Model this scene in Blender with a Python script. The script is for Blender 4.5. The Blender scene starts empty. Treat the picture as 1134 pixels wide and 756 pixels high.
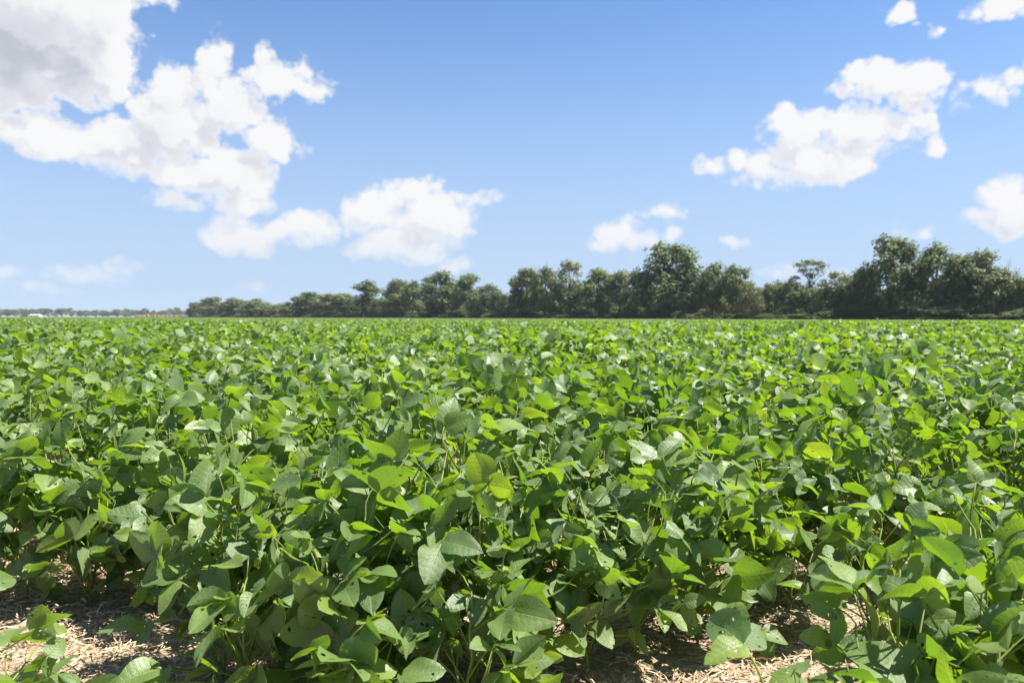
import bpy, math, random
import numpy as np
from mathutils import Vector, Matrix, Euler

R = math.radians
rng = np.random.default_rng(7)
random.seed(7)
S = bpy.context.scene
COL = S.collection

# ------------------------------------------------------------------ camera
FPX = 882.0                      # focal length in photo pixels (photo 1134 wide)
CX, HZ = 567.0, 351.5            # centre column, horizon row
CAMH = 1.0
cam_d = bpy.data.cameras.new('camera')
cam_d.sensor_width = 36.0
cam_d.lens = 36.0 * FPX / 1134.0
cam_d.clip_start = 0.05
cam_d.clip_end = 6000
cam_d.dof.use_dof = True
cam_d.dof.focus_distance = 2.7
cam_d.dof.aperture_fstop = 6.3
cam = bpy.data.objects.new('camera', cam_d)
cam.location = (0, 0, CAMH)
pitch = math.degrees(math.atan((378 - HZ) / FPX))
cam.rotation_euler = (R(90 - pitch), R(-0.12), 0)
COL.objects.link(cam)
S.camera = cam

# ------------------------------------------------------------------ light
SUN_AZ, SUN_EL = 88.0, 60.0      # azimuth to the right of the view axis, elevation
sun_d = bpy.data.lights.new('sun', 'SUN')
sun_d.energy = 5.0
sun_d.angle = R(0.53)
sun_d.color = (1.0, 0.955, 0.88)
sun = bpy.data.objects.new('sun', sun_d)
sv = Vector((math.sin(R(SUN_AZ)) * math.cos(R(SUN_EL)), math.cos(R(SUN_AZ)) * math.cos(R(SUN_EL)), math.sin(R(SUN_EL))))
sun.rotation_euler = sv.to_track_quat('Z', 'Y').to_euler()
sun.location = sv * 60
COL.objects.link(sun)
S.view_settings.view_transform = 'Standard'
S.view_settings.look = 'None'
S.view_settings.gamma = 1
S.view_settings.exposure = 1.28
S.view_settings.use_curve_mapping = False
S.cycles.use_denoising = True
S.cycles.max_bounces = 6
S.cycles.diffuse_bounces = 2
S.cycles.glossy_bounces = 2
S.cycles.transmission_bounces = 3
S.cycles.transparent_max_bounces = 8
S.cycles.volume_bounces = 0
S.cycles.sample_clamp_indirect = 6


class NT:
    """small helper round a node tree"""
    def __init__(self, tree):
        self.t = tree; self.n = tree.nodes; self.l = tree.links

    def new(self, typ, **kw):
        nd = self.n.new(typ)
        for k, v in kw.items():
            setattr(nd, k, v)
        return nd

    def put(self, sock, v):
        if hasattr(v, 'is_output') or isinstance(v, bpy.types.NodeSocket):
            self.l.new(v, sock)
        else:
            sock.default_value = v

    def m(self, op, a, b=None, c=None, clamp=False):
        nd = self.new('ShaderNodeMath', operation=op, use_clamp=clamp)
        for i, v in enumerate((a, b, c)):
            if v is not None:
                self.put(nd.inputs[i], v)
        return nd.outputs[0]

    def vm(self, op, a, b=None, c=None, out=0):
        nd = self.new('ShaderNodeVectorMath', operation=op)
        for i, v in enumerate((a, b, c)):
            if v is not None:
                self.put(nd.inputs[i], v)
        return nd.outputs[out]

    def noise(self, vec, scale, detail=4.0, rough=0.5, out='Fac', lac=2.0):
        nd = self.new('ShaderNodeTexNoise')
        if vec is not None:
            self.l.new(vec, nd.inputs['Vector'])
        nd.inputs['Scale'].default_value = scale
        nd.inputs['Detail'].default_value = detail
        nd.inputs['Roughness'].default_value = rough
        nd.inputs['Lacunarity'].default_value = lac
        return nd.outputs[out]

    def mix(self, f, a, b):
        nd = self.new('ShaderNodeMix', data_type='RGBA')
        self.put(nd.inputs['Factor'], f)
        self.put(nd.inputs[6], a)
        self.put(nd.inputs[7], b)
        return nd.outputs[2]

    def ramp(self, f, stops, interp='LINEAR'):
        nd = self.new('ShaderNodeValToRGB')
        cr = nd.color_ramp
        cr.interpolation = interp
        while len(cr.elements) < len(stops):
            cr.elements.new(0.5)
        for e, (p, c) in zip(cr.elements, stops):
            e.position = p
            e.color = (*c, 1) if len(c) == 3 else c
        self.put(nd.inputs[0], f)
        return nd.outputs[0]

    def smooth(self, v, lo, hi):
        nd = self.new('ShaderNodeMapRange', interpolation_type='SMOOTHSTEP')
        self.put(nd.inputs[0], v)
        nd.inputs[1].default_value = lo
        nd.inputs[2].default_value = hi
        return nd.outputs[0]


# ------------------------------------------------------------------ world: sky with fair-weather clouds
# cumulus lumps: photo pixel centre and half-axes, turned into azimuth / slope of the sky
BLOBS = [
    (40, 30, 105, 78), (100, 68, 62, 52), (18, 92, 70, 42), (128, 30, 45, 45), (160, 4, 26, 13),
    (50, 152, 80, 25), (140, 162, 66, 34), (192, 140, 50, 50), (238, 84, 17, 36), (205, 100, 30, 24), (212, 195, 48, 26),
    (195, 226, 36, 13), (262, 118, 36, 34), (318, 92, 40, 20), (298, 66, 12, 14), (300, 152, 44, 26), (266, 188, 46, 32), (258, 224, 46, 14),
    (272, 262, 46, 23), (345, 252, 36, 18), (312, 258, 32, 15), (412, 236, 38, 28), (452, 212, 44, 18), (482, 240, 46, 32), (448, 272, 60, 22), (530, 224, 24, 9), (470, 204, 14, 10),
    (974, 92, 54, 26), (1006, 106, 30, 28), (962, 142, 66, 22), (880, 150, 42, 26), (905, 177, 80, 25), (818, 182, 50, 12), (866, 193, 66, 13), (868, 132, 16, 12),
    (1088, 102, 34, 20), (1066, 120, 20, 13), (987, 20, 10, 6), (1022, 30, 11, 4), (1112, 4, 38, 12), (1134, 60, 9, 16), (1028, 158, 14, 7),
    (1108, 212, 30, 21), (1126, 234, 42, 26), (1082, 238, 26, 11),
    (682, 258, 26, 20), (662, 268, 16, 9), (714, 266, 17, 13), (742, 239, 24, 7), (738, 262, 11, 6),
    (984, 253, 19, 9), (1016, 250, 14, 6), (868, 301, 30, 8), (810, 267, 9, 8), (925, 298, 22, 5),
    (16, 305, 30, 6), (92, 306, 46, 9), (130, 298, 22, 7), (58, 319, 46, 6), (280, 317, 14, 5), (508, 298, 20, 9), (330, 268, 14, 6),
]


def sky_uv(px, py):
    x = (px - CX) / FPX
    return math.atan(x), (HZ - py) / FPX / math.sqrt(1 + x * x), math.cos(math.atan(x))


def cloud_group():
    g = bpy.data.node_groups.new('cloud_field', 'ShaderNodeTree')
    g.interface.new_socket('Vector', in_out='INPUT', socket_type='NodeSocketVector')
    g.interface.new_socket('Field', in_out='OUTPUT', socket_type='NodeSocketFloat')
    T = NT(g)
    gi = T.new('NodeGroupInput'); go = T.new('NodeGroupOutput')
    d = gi.outputs[0]
    sep = T.new('ShaderNodeSeparateXYZ'); T.l.new(d, sep.inputs[0])
    x, y, z = sep.outputs
    az = T.m('ARCTAN2', x, y)
    hor = T.m('SQRT', T.m('ADD', T.m('MULTIPLY', x, x), T.m('MULTIPLY', y, y)))
    q = T.m('DIVIDE', z, T.m('MAXIMUM', hor, 0.05))
    comb = T.new('ShaderNodeCombineXYZ')
    T.l.new(az, comb.inputs[0]); T.l.new(q, comb.inputs[1])
    uv = comb.outputs[0]
    # finer structure lower in the sky, where the clouds are farther off
    wv = T.noise(uv, 16.0, 3.0, 0.55, 'Color')
    wv = T.vm('MULTIPLY', T.vm('SUBTRACT', wv, (0.5, 0.5, 0.5)), (0.062, 0.046, 0.0))
    uvw = T.vm('ADD', uv, wv)
    cur = None
    for px, py, rx, ry in BLOBS:
        a, b, c = sky_uv(px, py)
        sx = FPX / (rx * c * c) ; sy = FPX / (ry * c)
        # depth inside the lump, in units of about 18 photo pixels
        v = T.vm('MULTIPLY_ADD', uvw, (sx, sy, 0.0), (-a * sx, -b * sy, 0.0))
        u_ = min(rx, ry * 1.3) / 18.0
        dd = T.m('MULTIPLY_ADD', T.vm('LENGTH', v, out=1), -u_, u_)
        cur = dd if cur is None else T.m('MAXIMUM', cur, dd)
    f = T.m('MAXIMUM', cur, -6.0)
    f = T.m('MULTIPLY_ADD', T.m('MINIMUM', f, 0.0), 0.9, f)
    # the same kind of sky all round, outside the stretch measured above
    gen = T.noise(T.vm('MULTIPLY', uv, (1.0, 1.7, 1.0)), 3.1, 3.0, 0.5)
    gen = T.m('MULTIPLY', T.m('SUBTRACT', gen, 0.63), 14.0)
    side = T.m('MAXIMUM', T.smooth(T.m('ABSOLUTE', az), 0.64, 0.78), T.smooth(q, 0.46, 0.6))
    gen = T.m('SUBTRACT', gen, T.m('MULTIPLY', T.m('SUBTRACT', 1.0, side), 8.0))
    f = T.m('MAXIMUM', f, gen)
    n = T.noise(uv, 24.0, 9.0, 0.60)
    amp = T.m('ADD', 1.9, T.m('MULTIPLY', T.smooth(q, 0.05, 0.30), 2.6))
    f = T.m('ADD', f, T.m('MULTIPLY', T.m('SUBTRACT', n, 0.415), amp))
    vo = T.new('ShaderNodeTexVoronoi', feature='F1')
    vo.inputs['Scale'].default_value = 30.0
    vo.inputs['Detail'].default_value = 2.0
    vo.inputs['Roughness'].default_value = 0.62
    T.l.new(T.vm('ADD', uv, T.vm('MULTIPLY', wv, (0.35, 0.35, 0.0))), vo.inputs['Vector'])
    f = T.m('ADD', f, T.m('MULTIPLY', T.m('SUBTRACT', 1.0, vo.outputs['Distance']), T.m('MULTIPLY', amp, 0.32)))
    T.l.new(f, go.inputs[0])
    return g


world = bpy.data.worlds.new('World')
S.world = world
world.use_nodes = True
world.cycles.sampling_method = 'MANUAL'
world.cycles.sample_map_resolution = 512
W = NT(world.node_tree)
W.n.clear()
sky = W.new('ShaderNodeTexSky', sky_type='NISHITA', sun_disc=False)
sky.sun_elevation = R(SUN_EL)
sky.sun_rotation = R(SUN_AZ)
sky.altitude = 1200
sky.air_density = 1.0
sky.dust_density = 0.5
sky.ozone_density = 3.0
geo = W.new('ShaderNodeTexCoord')
dirv = geo.outputs['Generated']
cg = cloud_group()
g0 = W.new('ShaderNodeGroup'); g0.node_tree = cg
W.l.new(dirv, g0.inputs[0])
g1 = W.new('ShaderNodeGroup'); g1.node_tree = cg     # the same field a little way towards the sun
W.l.new(W.vm('NORMALIZE', W.vm('ADD', dirv, (0.018, 0.0, 0.026))), g1.inputs[0])
F0, F1 = g0.outputs[0], g1.outputs[0]
alpha = W.smooth(F0, -0.3, 0.9)
sepw = W.new('ShaderNodeSeparateXYZ'); W.l.new(dirv, sepw.inputs[0])
elev = sepw.outputs[2]
# low clouds are thinned by the air in between
alpha = W.m('MULTIPLY', alpha, W.m('ADD', 0.55, W.m('MULTIPLY', W.smooth(elev, 0.03, 0.13), 0.43)))
thick = W.m('MULTIPLY', W.smooth(F1, 0.1, 5.2), W.smooth(F0, 0.3, 3.2))
relief = W.m('MULTIPLY', W.smooth(W.m('SUBTRACT', F1, F0), -0.45, 0.75), W.smooth(F0, 0.15, 1.2))
shade = W.m('ADD', W.m('MULTIPLY', thick, 0.66), W.m('MULTIPLY', relief, 0.30), clamp=True)
ccol = W.ramp(shade, [(0.0, (1.0, 1.0, 1.0)), (0.3, (0.82, 0.83, 0.885)), (1.0, (0.56, 0.59, 0.66))])
# near the skyline the air evens the sky out
sv_ = W.new('ShaderNodeCombineXYZ')
W.l.new(sepw.outputs[0], sv_.inputs[0]); W.l.new(sepw.outputs[1], sv_.inputs[1])
W.l.new(W.m('SQRT', W.m('ADD', W.m('MULTIPLY', elev, elev), 0.0085)), sv_.inputs[2])
W.l.new(W.vm('NORMALIZE', sv_.outputs[0]), sky.inputs[0])
bg_sky = W.new('ShaderNodeBackground')
# pale air towards the skyline, all the way round
skyc = W.vm('MULTIPLY', sky.outputs[0], (0.70, 0.845, 0.96))
air = W.m('SUBTRACT', 1.0, W.smooth(elev, -0.02, 0.42))
skyc = W.mix(W.m('MULTIPLY', air, 0.80), skyc, (2.74, 3.22, 3.95, 1.0))
W.l.new(skyc, bg_sky.inputs[0]); bg_sky.inputs[1].default_value = 0.084
bg_cl = W.new('ShaderNodeBackground')
W.l.new(ccol, bg_cl.inputs[0]); bg_cl.inputs[1].default_value = 0.392
mixw = W.new('ShaderNodeMixShader')
W.l.new(alpha, mixw.inputs[0]); W.l.new(bg_sky.outputs[0], mixw.inputs[1]); W.l.new(bg_cl.outputs[0], mixw.inputs[2])
wo = W.new('ShaderNodeOutputWorld')
W.l.new(mixw.outputs[0], wo.inputs[0])


# ------------------------------------------------------------------ materials
def material(name):
    mt = bpy.data.materials.new(name)
    mt.use_nodes = True
    t = NT(mt.node_tree)
    t.n.clear()
    out = t.new('ShaderNodeOutputMaterial')
    return mt, t, out


def leaf_material(name, holes=False, veins=True):
    mt, t, out = material(name)
    oi = t.new('ShaderNodeObjectInfo')
    at = t.new('ShaderNodeAttribute', attribute_name='tint')
    rnd = t.m('FRACT', t.m('ADD', oi.outputs['Random'], at.outputs['Fac']))
    rnd2 = t.m('FRACT', t.m('MULTIPLY', rnd, 37.31))
    col = t.ramp(rnd, [(0.0, (0.080, 0.140, 0.038)), (0.35, (0.124, 0.198, 0.048)), (0.75, (0.158, 0.238, 0.050)),
                       (0.95, (0.180, 0.262, 0.048)), (0.996, (0.185, 0.27, 0.048)), (1.0, (0.24, 0.30, 0.05))])
    trn = t.ramp(rnd, [(0.0, (0.16, 0.31, 0.008)), (0.5, (0.24, 0.41, 0.010)), (0.9, (0.31, 0.48, 0.012)), (1.0, (0.36, 0.50, 0.016))])
    tc = t.new('ShaderNodeTexCoord')
    uv = tc.outputs['UV']
    bump_h = None
    if veins:
        sp = t.new('ShaderNodeSeparateXYZ'); t.l.new(uv, sp.inputs[0])
        au = t.m('ABSOLUTE', t.m('SUBTRACT', sp.outputs[0], 0.5))
        # midrib and side veins that sweep forward
        ph = t.m('SUBTRACT', sp.outputs[1], t.m('MULTIPLY', au, 0.62))
        ph = t.m('ADD', ph, t.m('MULTIPLY', t.noise(uv, 4.0, 1.0, 0.5), 0.16))
        w = t.m('PINGPONG', t.m('MULTIPLY', ph, 7.0), 0.5)
        side = t.m('SUBTRACT', 1.0, t.smooth(w, 0.0, 0.06))
        mid = t.m('SUBTRACT', 1.0, t.smooth(au, 0.006, 0.024))
        vein = t.m('MAXIMUM', mid, t.m('MULTIPLY', side, 0.55))
        col = t.mix(t.m('MULTIPLY', vein, 0.48), col, (0.20, 0.28, 0.10, 1))
        trn = t.mix(t.m('MULTIPLY', vein, 0.45), trn, (0.12, 0.24, 0.02, 1))
        pz = t.noise(uv, 26.0, 2.0, 0.5)
        bump_h = t.m('ADD', t.m('MULTIPLY', vein, -0.5), t.m('ADD', t.m('MULTIPLY', w, 0.5), t.m('MULTIPLY', pz, 0.9)))
        # blotches and a few brown specks
        off = t.new('ShaderNodeCombineXYZ'); t.l.new(t.m('MULTIPLY', rnd, 91.0), off.inputs[2])
        uvo = t.vm('ADD', uv, off.outputs[0])
        bl = t.noise(uvo, 5.0, 3.0, 0.55)
        col = t.mix(t.smooth(bl, 0.45, 0.75), col, t.mix(0.5, col, (0.15, 0.21, 0.05, 1)))
        spk = t.smooth(t.noise(uvo, 21.0, 2.0, 0.6), 0.71, 0.76)
        col = t.mix(t.m('MULTIPLY', spk, 0.8), col, (0.17, 0.12, 0.045, 1))
    gm = t.new('ShaderNodeNewGeometry')
    under = t.mix(0.55, col, (0.17, 0.235, 0.105, 1))
    col = t.mix(gm.outputs['Backfacing'], col, under)
    pr = t.new('ShaderNodeBsdfPrincipled')
    t.l.new(col, pr.inputs['Base Color'])
    t.put(pr.inputs['Roughness'], t.m('ADD', 0.42 if veins else 0.52, t.m('MULTIPLY', rnd2, 0.15)))
    pr.inputs['Specular IOR Level'].default_value = 0.75
    pr.inputs['Sheen Weight'].default_value = 0.10
    pr.inputs['Sheen Roughness'].default_value = 0.45
    pr.inputs['Sheen Tint'].default_value = (0.85, 0.95, 0.9, 1)
    tr = t.new('ShaderNodeBsdfTranslucent')
    t.l.new(trn, tr.inputs['Color'])
    if bump_h is not None:
        bp = t.new('ShaderNodeBump')
        bp.inputs['Strength'].default_value = 0.55
        bp.inputs['Distance'].default_value = 0.0018
        t.l.new(bump_h, bp.inputs['Height'])
        t.l.new(bp.outputs[0], pr.inputs['Normal'])
        t.l.new(bp.outputs[0], tr.inputs['Normal'])
    mx = t.new('ShaderNodeMixShader')
    mx.inputs[0].default_value = 0.42
    t.l.new(pr.outputs[0], mx.inputs[1]); t.l.new(tr.outputs[0], mx.inputs[2])
    last = mx.outputs[0]
    if holes:
        # insect holes: only in some of the leaves
        vo = t.new('ShaderNodeTexVoronoi')
        vo.inputs['Scale'].default_value = 6.5
        t.l.new(t.vm('ADD', uvo, t.vm('MULTIPLY', t.vm('SUBTRACT', t.noise(uvo, 14.0, 2.0, 0.5, 'Color'), (0.5, 0.5, 0.5)), (0.09, 0.09, 0.0))), vo.inputs['Vector'])
        sc = t.new('ShaderNodeSeparateColor'); t.l.new(vo.outputs['Color'], sc.inputs[0])
        few = t.m('GREATER_THAN', sc.outputs[0], t.m('ADD', 0.42, t.m('MULTIPLY', rnd2, 0.6)))
        hole = t.m('MULTIPLY', few, t.m('LESS_THAN', vo.outputs['Distance'], t.m('MULTIPLY', sc.outputs[1], 0.40)))
        tp = t.new('ShaderNodeBsdfTransparent')
        mh = t.new('ShaderNodeMixShader')
        t.l.new(hole, mh.inputs[0]); t.l.new(last, mh.inputs[1]); t.l.new(tp.outputs[0], mh.inputs[2])
        last = mh.outputs[0]
    t.l.new(last, out.inputs[0])
    return mt


def plain_material(name, stops, scale=8.0, rough=0.8, bump=0.0, detail=5.0, translucent=None, spec=0.3, rand=0.0, coords='Object'):
    mt, t, out = material(name)
    tc = t.new('ShaderNodeTexCoord')
    n = t.noise(tc.outputs[coords], scale, detail, 0.6)
    at = t.new('ShaderNodeAttribute', attribute_name='tint')
    oi = t.new('ShaderNodeObjectInfo')
    f = n
    if rand:
        v = t.m('FRACT', t.m('ADD', at.outputs['Fac'], oi.outputs['Random']))
        f = t.m('ADD', t.m('MULTIPLY', n, 1 - rand), t.m('MULTIPLY', v, rand))
    col = t.ramp(f, stops)
    pr = t.new('ShaderNodeBsdfPrincipled')
    t.l.new(col, pr.inputs['Base Color'])
    pr.inputs['Roughness'].default_value = rough
    pr.inputs['Specular IOR Level'].default_value = spec
    if bump:
        bp = t.new('ShaderNodeBump')
        bp.inputs['Strength'].default_value = 0.7
        bp.inputs['Distance'].default_value = bump
        t.l.new(n, bp.inputs['Height']); t.l.new(bp.outputs[0], pr.inputs['Normal'])
    last = pr.outputs[0]
    if translucent:
        tr = t.new('ShaderNodeBsdfTranslucent')
        tr.inputs[0].default_value = (*translucent, 1)
        mx = t.new('ShaderNodeMixShader'); mx.inputs[0].default_value = 0.3
        t.l.new(last, mx.inputs[1]); t.l.new(tr.outputs[0], mx.inputs[2]); last = mx.outputs[0]
    t.l.new(last, out.inputs[0])
    return mt


M_LEAF = leaf_material('soybean_leaf', holes=True)
M_LEAF_MID = leaf_material('soybean_leaf_whole')
M_LEAF_FAR = leaf_material('soybean_leaf_small', veins=False)
M_STEM = plain_material('soybean_stem', [(0.3, (0.16, 0.24, 0.045)), (0.7, (0.32, 0.36, 0.09))], 30, 0.55, translucent=(0.3, 0.4, 0.05), rand=0.4)
M_SOIL = plain_material('soil_with_straw', [(0.25, (0.17, 0.115, 0.072)), (0.5, (0.33, 0.245, 0.16)), (0.75, (0.45, 0.35, 0.24))], 60, 0.95, 0.01, 8)
M_STRAW = plain_material('dry_straw', [(0.1, (0.19, 0.125, 0.07)), (0.45, (0.41, 0.31, 0.19)), (0.9, (0.60, 0.49, 0.33))], 20, 0.6, rand=0.85)
M_BARK = plain_material('tree_bark', [(0.3, (0.09, 0.07, 0.055)), (0.7, (0.20, 0.17, 0.14))], 12, 0.9, 0.03)
M_DEAD = plain_material('dead_bark', [(0.3, (0.16, 0.14, 0.12)), (0.7, (0.30, 0.27, 0.24))], 12, 0.9)
def tree_leaf(name, a, b, c, tr):
    return plain_material(name, [(0.2, a), (0.55, b), (0.9, c)], 2.5, 0.6, translucent=tr, rand=0.6, spec=0.35)
M_TREES = [
    tree_leaf('tree_leaf_dark', (0.070, 0.105, 0.038), (0.126, 0.172, 0.060), (0.205, 0.250, 0.092), (0.18, 0.24, 0.06)),
    tree_leaf('tree_leaf_olive', (0.090, 0.118, 0.042), (0.150, 0.185, 0.066), (0.225, 0.255, 0.095), (0.22, 0.27, 0.07)),
    tree_leaf('tree_leaf_pale', (0.140, 0.160, 0.070), (0.195, 0.215, 0.098), (0.26, 0.275, 0.135), (0.24, 0.28, 0.09)),
]
M_CORN = plain_material('dry_crop', [(0.2, (0.28, 0.235, 0.155)), (0.8, (0.40, 0.34, 0.23))], 3, 0.9, rand=0.6)
M_SHEDWALL = plain_material('shed_wall_sheet', [(0.3, (0.50, 0.48, 0.45)), (0.7, (0.58, 0.56, 0.53))], 3, 0.5)
M_SHEDROOF = plain_material('shed_roof_sheet', [(0.3, (0.40, 0.36, 0.34)), (0.7, (0.47, 0.43, 0.41))], 3, 0.5)
M_SHEDDOOR = plain_material('shed_door_sheet', [(0.3, (0.30, 0.29, 0.28)), (0.7, (0.36, 0.35, 0.34))], 3, 0.5)


# ------------------------------------------------------------------ helpers
def mesh_from(name, verts, faces, mats, uvs=None, tint=None, smooth=True, mat_index=None):
    me = bpy.data.meshes.new(name)
    me.from_pydata([tuple(v) for v in verts] if not isinstance(verts, np.ndarray) else verts.tolist(), [], faces if not isinstance(faces, np.ndarray) else faces.tolist())
    for mt in (mats if isinstance(mats, (list, tuple)) else [mats]):
        me.materials.append(mt)
    if smooth:
        me.polygons.foreach_set('use_smooth', [True] * len(me.polygons))
    if mat_index is not None:
        me.polygons.foreach_set('material_index', mat_index)
    if uvs is not None:
        ul = me.uv_layers.new(name='uv')
        li = np.empty(len(me.loops), dtype=np.int32)
        me.loops.foreach_get('vertex_index', li)
        ul.data.foreach_set('uv', np.asarray(uvs, dtype=np.float32)[li].ravel())
    if tint is not None:
        a = me.attributes.new('tint', 'FLOAT', 'POINT')
        a.data.foreach_set('value', np.asarray(tint, dtype=np.float32))
    me.update()
    return me


def put(name, data, parent=None, matrix=None, loc=None):
    o = bpy.data.objects.new(name, data)
    if parent is not None:
        o.parent = parent
    if matrix is not None:
        o.matrix_basis = matrix
    if loc is not None:
        o.location = loc
    COL.objects.link(o)
    return o


def tag(o, label=None, cat=None, group=None, kind=None):
    if label: o['label'] = label
    if cat: o['category'] = cat
    if group: o['group'] = group
    if kind: o['kind'] = kind
    return o


def tube(path, radii, sides=5):
    """tapered tube along a list of points -> verts, faces"""
    P = [Vector(p) for p in path]
    vs, fs = [], []
    for i, p in enumerate(P):
        d = (P[min(i + 1, len(P) - 1)] - P[max(i - 1, 0)]).normalized()
        a = d.orthogonal().normalized() if i == 0 else (a - d * a.dot(d)).normalized()
        b = d.cross(a)
        for k in range(sides):
            an = 2 * math.pi * k / sides
            vs.append(p + (a * math.cos(an) + b * math.sin(an)) * radii[i])
    for i in range(len(P) - 1):
        for k in range(sides):
            k2 = (k + 1) % sides
            fs.append((i * sides + k, i * sides + k2, (i + 1) * sides + k2, (i + 1) * sides + k))
    n = len(vs)
    fs.append(tuple(range(n - sides, n)))
    return vs, fs


def merge(parts):
    vs, fs = [], []
    for v, f in parts:
        o = len(vs)
        vs.extend(v)
        fs.extend([tuple(i + o for i in q) for q in f])
    return vs, fs


# ------------------------------------------------------------------ ground
def ground_axis(near0, near1, step, far0, far1):
    a = list(np.arange(near0, near1, step))
    s, v = step, near1
    while v < far1:
        a.append(v); s *= 1.35; v += s
    a.append(far1)
    s, v, pre = step, near0, []
    while v > far0:
        s *= 1.35; v -= s
        pre.append(max(v, far0))
    return np.array(sorted(set(pre)) + a)


gx = ground_axis(-3.2, 3.2, 0.05, -4000, 4000)
gy = ground_axis(0.6, 4.2, 0.05, -300, 5000)
GX, GY = np.meshgrid(gx, gy)
def bumps(x, y):
    z = np.zeros_like(x)
    for k in range(14):
        fx, fy, p = rng.normal(0, 5 + k * 2.0), rng.normal(0, 5 + k * 2.0), rng.uniform(0, 6.28)
        z = z + np.sin(x * fx + y * fy + p) * 0.006 / (1 + 0.25 * k)
    return z
near_w = np.exp(-((GX / 4.0) ** 4)) * np.exp(-(((GY - 2.4) / 2.6) ** 4))
_st = rng.bit_generator.state
GZ = bumps(GX, GY) * near_w - 0.004
nx, ny = len(gx), len(gy)
gv = np.stack([GX.ravel(), GY.ravel(), GZ.ravel()], 1)
ii = (np.arange(ny - 1)[:, None] * nx + np.arange(nx - 1)[None, :]).ravel()
gf = np.stack([ii, ii + 1, ii + nx + 1, ii + nx], 1)
tag(put('ground', mesh_from('ground', gv, gf, M_SOIL)), 'tan soil littered with dry straw under the crop', kind='structure')


# ------------------------------------------------------------------ soybean leaflets
def leaflet(nu, nv, length, width, fold, droop, twist, wave, r, ragged=0.0):
    """ovate leaflet in its own frame: base at origin, along +Y, face +Z"""
    vs, uv = [], []
    for j in range(nv + 1):
        v = j / nv
        w = math.sin(math.pi * v ** 0.78) ** 0.66 if 0 < v < 1 else 0.0
        w = max(w * (1.0 - 0.10 * v), 0.012)
        y = v * length
        zc = -droop * length * v * v
        for i in range(nu + 1):
            u = (i / nu) * 2 - 1
            e = abs(u)
            x = u * w * width * 0.5 * (1 + (r.uniform(-ragged, ragged) if e == 1 else 0))
            z = zc + fold * abs(x) * (1.0 - 0.35 * e) + wave * width * math.sin(v * 9 + 3 * u) * e * w
            z += twist * x * (v - 0.3)
            yy = y - 0.10 * length * e * e * (1 - v) * w * (1 if v > 0 else 0)
            vs.append((x, yy, z)); uv.append((0.5 + 0.5 * u * w * 0.75, v))
    fs = []
    for j in range(nv):
        for i in range(nu):
            a = j * (nu + 1) + i
            fs.append((a, a + 1, a + nu + 2, a + nu + 1))
    return vs, fs, uv


rr = random.Random(11)
def leaflet_params():
    return dict(fold=rr.uniform(-0.15, 0.7), droop=rr.uniform(-0.12, 0.32), twist=rr.uniform(-0.9, 0.9), wave=rr.uniform(0.0, 0.075))

NEAR_LEAFLETS = []
for k in range(22):
    v, f, uv = leaflet(6, 9, 1.0, rr.uniform(0.64, 0.86), r=rr, ragged=0.05, **leaflet_params())
    NEAR_LEAFLETS.append(mesh_from('leaflet', v, f, M_LEAF, uvs=uv))


def leaf_frames(r, L, spread=1.0):
    """local matrices of the three leaflets of one trifoliate leaf, petiole tip at origin, leaf along +Y"""
    out = []
    for s in (0, -1, 1):
        yaw = s * R(r.uniform(62, 88)) + R(r.uniform(-8, 8))
        pitchv = R(r.gauss(-6, 24))
        roll = R(r.gauss(0, 30)) + s * R(r.uniform(-5, 30))
        sz = L * (1.05 if s == 0 else r.uniform(0.86, 0.98))
        off = Vector((0, 0.16 * L if s == 0 else 0.012, 0))
        m = Matrix.Translation(off) @ Matrix.Rotation(-yaw, 4, 'Z') @ Matrix.Rotation(pitchv, 4, 'X') @ Matrix.Rotation(roll, 4, 'Y') @ Matrix.Scale(sz, 4)
        out.append(m)
    return out


def petiole_shape(r, length):
    """petiole in the leaf frame: from the stem node (negative Y, below) up to the origin"""
    bow = r.uniform(-0.12, 0.18)
    return [Vector((0, -length + length * t, 0)) + Vector((0, 0, bow * length * math.sin(math.pi * t))) for t in (0, 0.35, 0.7, 1.0)]


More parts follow.
